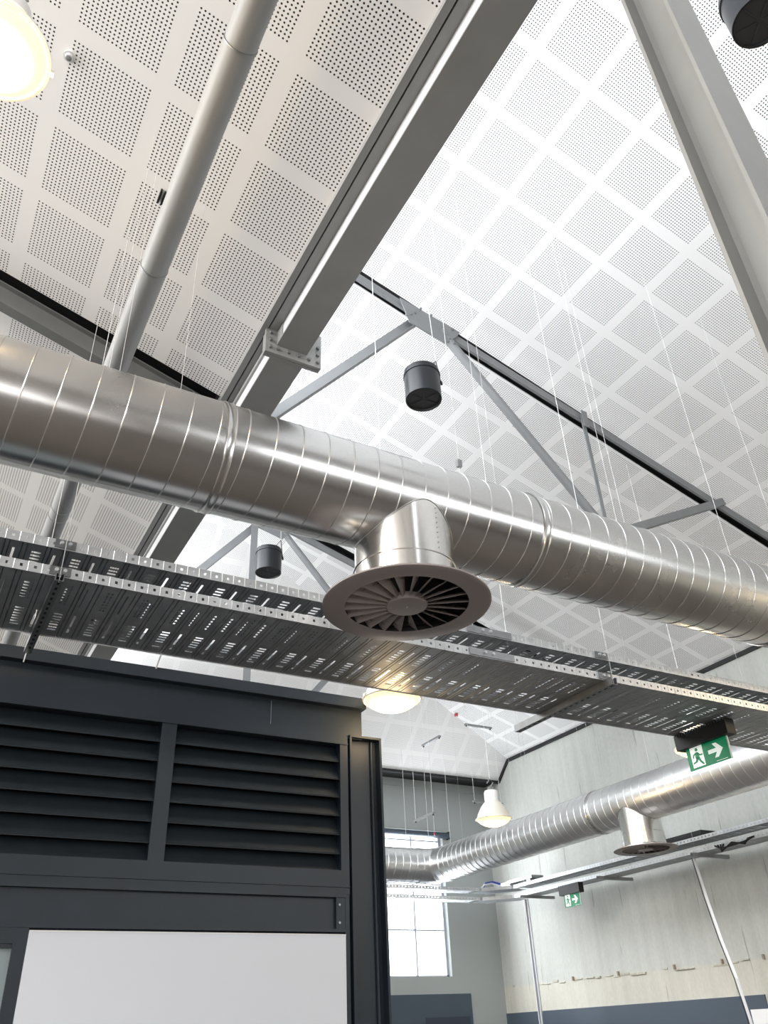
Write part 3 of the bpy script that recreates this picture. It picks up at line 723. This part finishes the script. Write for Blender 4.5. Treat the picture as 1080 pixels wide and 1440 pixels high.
# sensors on ceilings
def plug(p,label,m,r=.03):
    t=thing('ceiling_sensor',p,label,'sensor');MB().lathe([(.001,-.03),(r*.6,-.028),(r*.7,-.012),(r,-.01),(r,.0),(.001,0)],p,24).build('body',M_white,t,smooth=40)
    MB().lathe([(.001,-.034),(r*.45,-.03),(r*.45,-.026)],p,20).build('lens',m,t)
p_=(-.226,3.013,zL(-.226)-.002);plug(p_,'small round white sensor on the left ceiling beside the glowing lamp',M_pipe,.035)
t=thing('ceiling_clip',(.5,3.52,zL(.5)-.01),'pair of small black clips on the left ceiling beside the pipe','clip')
for k in (0,1): MB().box((.470+.025*k,3.47,zL(.5)-.02),(.482+.025*k,3.57,zL(.5)+.01)).build('clip_blade',M_black,t)
for (x,y,lb) in ((7.55,12.35,'small red-ringed sprinkler head on the far ceiling slope, at left'),(8.75,12.6,'small red-ringed sprinkler head on the far ceiling slope, behind the lamp cord')):
    z=min(zR(x),ZE+(YE-y)*ME);t=thing('sprinkler_head',(x,y,z-.05),lb,'sprinkler')
    MB().lathe([(.02,0),(.035,.0),(.035,.045),(.02,.045)],(x,y,z-.05),20).build('ring',M_red,t);MB().lathe([(.001,-.03),(.012,-.03),(.01,.04)],(x,y,z-.04),12).build('bulb',M_white,t)
# wire hooks on left ceiling
for i,(x,y) in enumerate(((.13,2.7),(.02,2.95),(.95,3.0))):
    pass

# ------------------------------------------------------------------ dark cabin
YCb=5.0
cab=thing('plant_cabin',(0,YCb+1.4,ZF),'dark blue-grey steel cabin with louvred front at lower left','cabin')
CX0=-3.2
MB().box((CX0,YCb+.12,ZF),(2.60,YCb+2.8,2.0)).build('cabin_body',M_dark,cab)
MB().box((CX0,YCb-.06,1.965),(2.66,YCb+2.85,2.04)).build('roof_lip',M_dark,cab)
MB().box((CX0,YCb,1.76),(2.65,YCb+.12,1.965)).build('fascia',M_dark,cab)
mb=MB()
mb.box((CX0,YCb-.012,1.712),(2.53,YCb+.12,1.765));mb.box((CX0,YCb-.018,1.706),(2.53,YCb,1.716))
mb.box((CX0,YCb-.012,.762),(2.53,YCb+.12,.90));mb.box((CX0,YCb-.02,.80),(2.53,YCb,.806))
mb.box((2.472,YCb-.012,.90),(2.53,YCb+.12,1.712));mb.build('louvre_frame',M_dark,cab)
mb=MB();mb.box((1.238,YCb-.010,.90),(1.332,YCb+.10,1.712)).build('louvre_mullion',M_dark,cab)
def louvres(xa,xb):
    mb=MB();n=7;z=.905;p=(1.712-.885)/n
    for i in range(n+1):
        zz=.885+i*p
        prof=[(0,.0),(.055,.085),(.052,.09),(-.003,.004)]
        # blade slopes up and back from its front lip
        mb.add([(xa,YCb+.012,zz),(xb,YCb+.012,zz),(xb,YCb+.10,zz+.125),(xa,YCb+.10,zz+.125),(xa,YCb+.010,zz+.004),(xb,YCb+.010,zz+.004),(xb,YCb+.097,zz+.128),(xa,YCb+.097,zz+.128)],
            [(0,1,2,3),(7,6,5,4),(0,4,5,1),(1,5,6,2),(2,6,7,3),(3,7,4,0)])
        mb.box((xa,YCb+.004,zz-.006),(xb,YCb+.0119,zz-.0005))
    return mb.build('louvre_blades',M_dark2,cab)
louvres(CX0,1.238);louvres(1.332,2.472)
MB().box((CX0,YCb+.112,.77),(2.5,YCb+.119,1.75)).build('louvre_backing',M_black,cab)
# lower transom beam (channel section with end plate)
mb=MB();mb.box((CX0,YCb-.02,.742),(2.50,YCb+.12,.762));mb.box((CX0,YCb+.012,.565),(2.47,YCb+.12,.742));mb.box((CX0,YCb-.02,.548),(2.50,YCb+.12,.565));mb.build('transom_beam',M_dark,cab)
MB().box((2.435,YCb-.012,.565),(2.495,YCb+.012,.742)).build('end_plate',M_dark,cab)
bolts([(2.455,YCb-.012,z) for z in (.60,.70)],(0,-1,0),.008,.008,M_strut,cab)
MB().box((CX0,YCb+.03,ZF),(2.5,YCb+.12,.548)).build('lower_wall',M_dark,cab)
MB().box((2.50,YCb-.005,ZF),(2.53,YCb+.12,.762)).build('edge_trim',M_dark,cab)
MB().tube([(1.96,YCb-.004,1.79),(1.96,YCb-.004,1.95)],.0025,5).build('seam_line',M_strut,cab)
col=thing('steel_column',(2.67,YCb+.06,ZF),'dark blue-grey H-section corner column at the right end of the cabin','column')
mb=MB();mb.box((2.545,YCb-.02,ZF),(2.560,YCb+.14,1.775));mb.box((2.778,YCb-.02,ZF),(2.793,YCb+.20,1.775));mb.box((2.56,YCb+.045,ZF),(2.778,YCb+.06,1.775));mb.build('shaft',M_dark,col)
MB().box((2.545,YCb-.022,1.765),(2.793,YCb+.14,1.78)).build('cap_plate',M_dark,col)
MB().tube([(2.74,YCb+.035,ZF),(2.74,YCb+.035,1.76)],.012,10).build('conduit',M_dark,col,smooth=True)
wb=thing('whiteboard',(1.58,YCb-.03,-1.0),'large white board fixed to the cabin front under the transom','whiteboard')
MB().box((.667,YCb-.035,-1.0),(2.487,YCb+.03,.532)).build('board_face',M_board,wb)
MB().box((.667,YCb-.038,.529),(2.487,YCb-.034,.535)).build('top_edge',M_white,wb)
dr=thing('glazed_door',(.2,YCb,ZF),'dark-framed glazed door left of the white board, cut off by the frame','door')
mb=MB();mb.box((-.4,YCb-.03,.475),(.665,YCb+.03,.546));mb.box((.60,YCb-.03,ZF),(.665,YCb+.03,.475));mb.box((-.4,YCb-.02,.455),(.6,YCb+.02,.475));mb.build('door_frame',M_dark,dr)
MB().box((-.4,YCb,ZF),(.6,YCb+.006,.46)).build('glass',mat('reflective glass',(.30,.36,.38),.08,.0,spec=.9),dr)

# ------------------------------------------------------------------ camera
f,az,pit,roll=1.13908261e+03,5.28372234e-01,5.74563262e-01,-4.77107959e-02
fw=Vector((math.sin(az)*math.cos(pit),math.cos(az)*math.cos(pit),math.sin(pit)))
r=Vector((math.cos(az),-math.sin(az),0));u=r.cross(fw)
R=r*math.cos(roll)+u*math.sin(roll);U_=-r*math.sin(roll)+u*math.cos(roll)
cam=bpy.data.cameras.new('camera');co=bpy.data.objects.new('camera',cam);C.objects.link(co)
cam.sensor_fit='VERTICAL';cam.sensor_height=24;cam.lens=f/1440*24;cam.clip_start=.05
m=Matrix(((R.x,U_.x,-fw.x,0),(R.y,U_.y,-fw.y,0),(R.z,U_.z,-fw.z,H),(0,0,0,1)));co.matrix_world=m
bpy.context.scene.camera=co

# ------------------------------------------------------------------ light
def area(name,loc,dirv,sx,sy,e,col=(1,1,1)):
    l=bpy.data.lights.new(name,'AREA');l.shape='RECTANGLE';l.size=sx;l.size_y=sy;l.energy=e;l.color=col
    o=bpy.data.objects.new(name,l);C.objects.link(o);o.location=(loc[0],loc[1],loc[2]+H)
    o.rotation_euler=Vector(dirv).to_track_quat('-Z','Y').to_euler();return o
DAY=(.95,.98,1.0)
area('daylight_clerestory_right',(x0+.3,5,5.3),(1,0,-.35),17,1.3,190,DAY)
area('fill_near_right',(6.2,YN+.1,3.0),(0,1,.25),7,1.6,230,DAY)  # added fill for the right ceiling; the near wall has no opening
area('daylight_clerestory_left',(XL+.1,4.5,5.6),(1,0,-.1),17,2.6,1700,(1,.965,.93))
area('fill_near',(-1.6,YN+.1,.9),(.1,1,.12),8.5,2.4,330,(1,.985,.96))  # added fill from behind the camera, which also puts the highlight on the duct
area('daylight_window_far',((WX0+WX1)/2-.3,YW-.02,2.1),(-.1,-1,0),1.6,2.3,170,(.92,.96,1))
W=bpy.data.worlds.new('sky');bpy.context.scene.world=W;W.use_nodes=True
W.node_tree.nodes['Background'].inputs[0].default_value=(.9,.95,1,1);W.node_tree.nodes['Background'].inputs[1].default_value=6
vs=bpy.context.scene.view_settings;vs.view_transform='Standard';vs.look='None';vs.gamma=1;vs.exposure=0.3;vs.use_curve_mapping=False
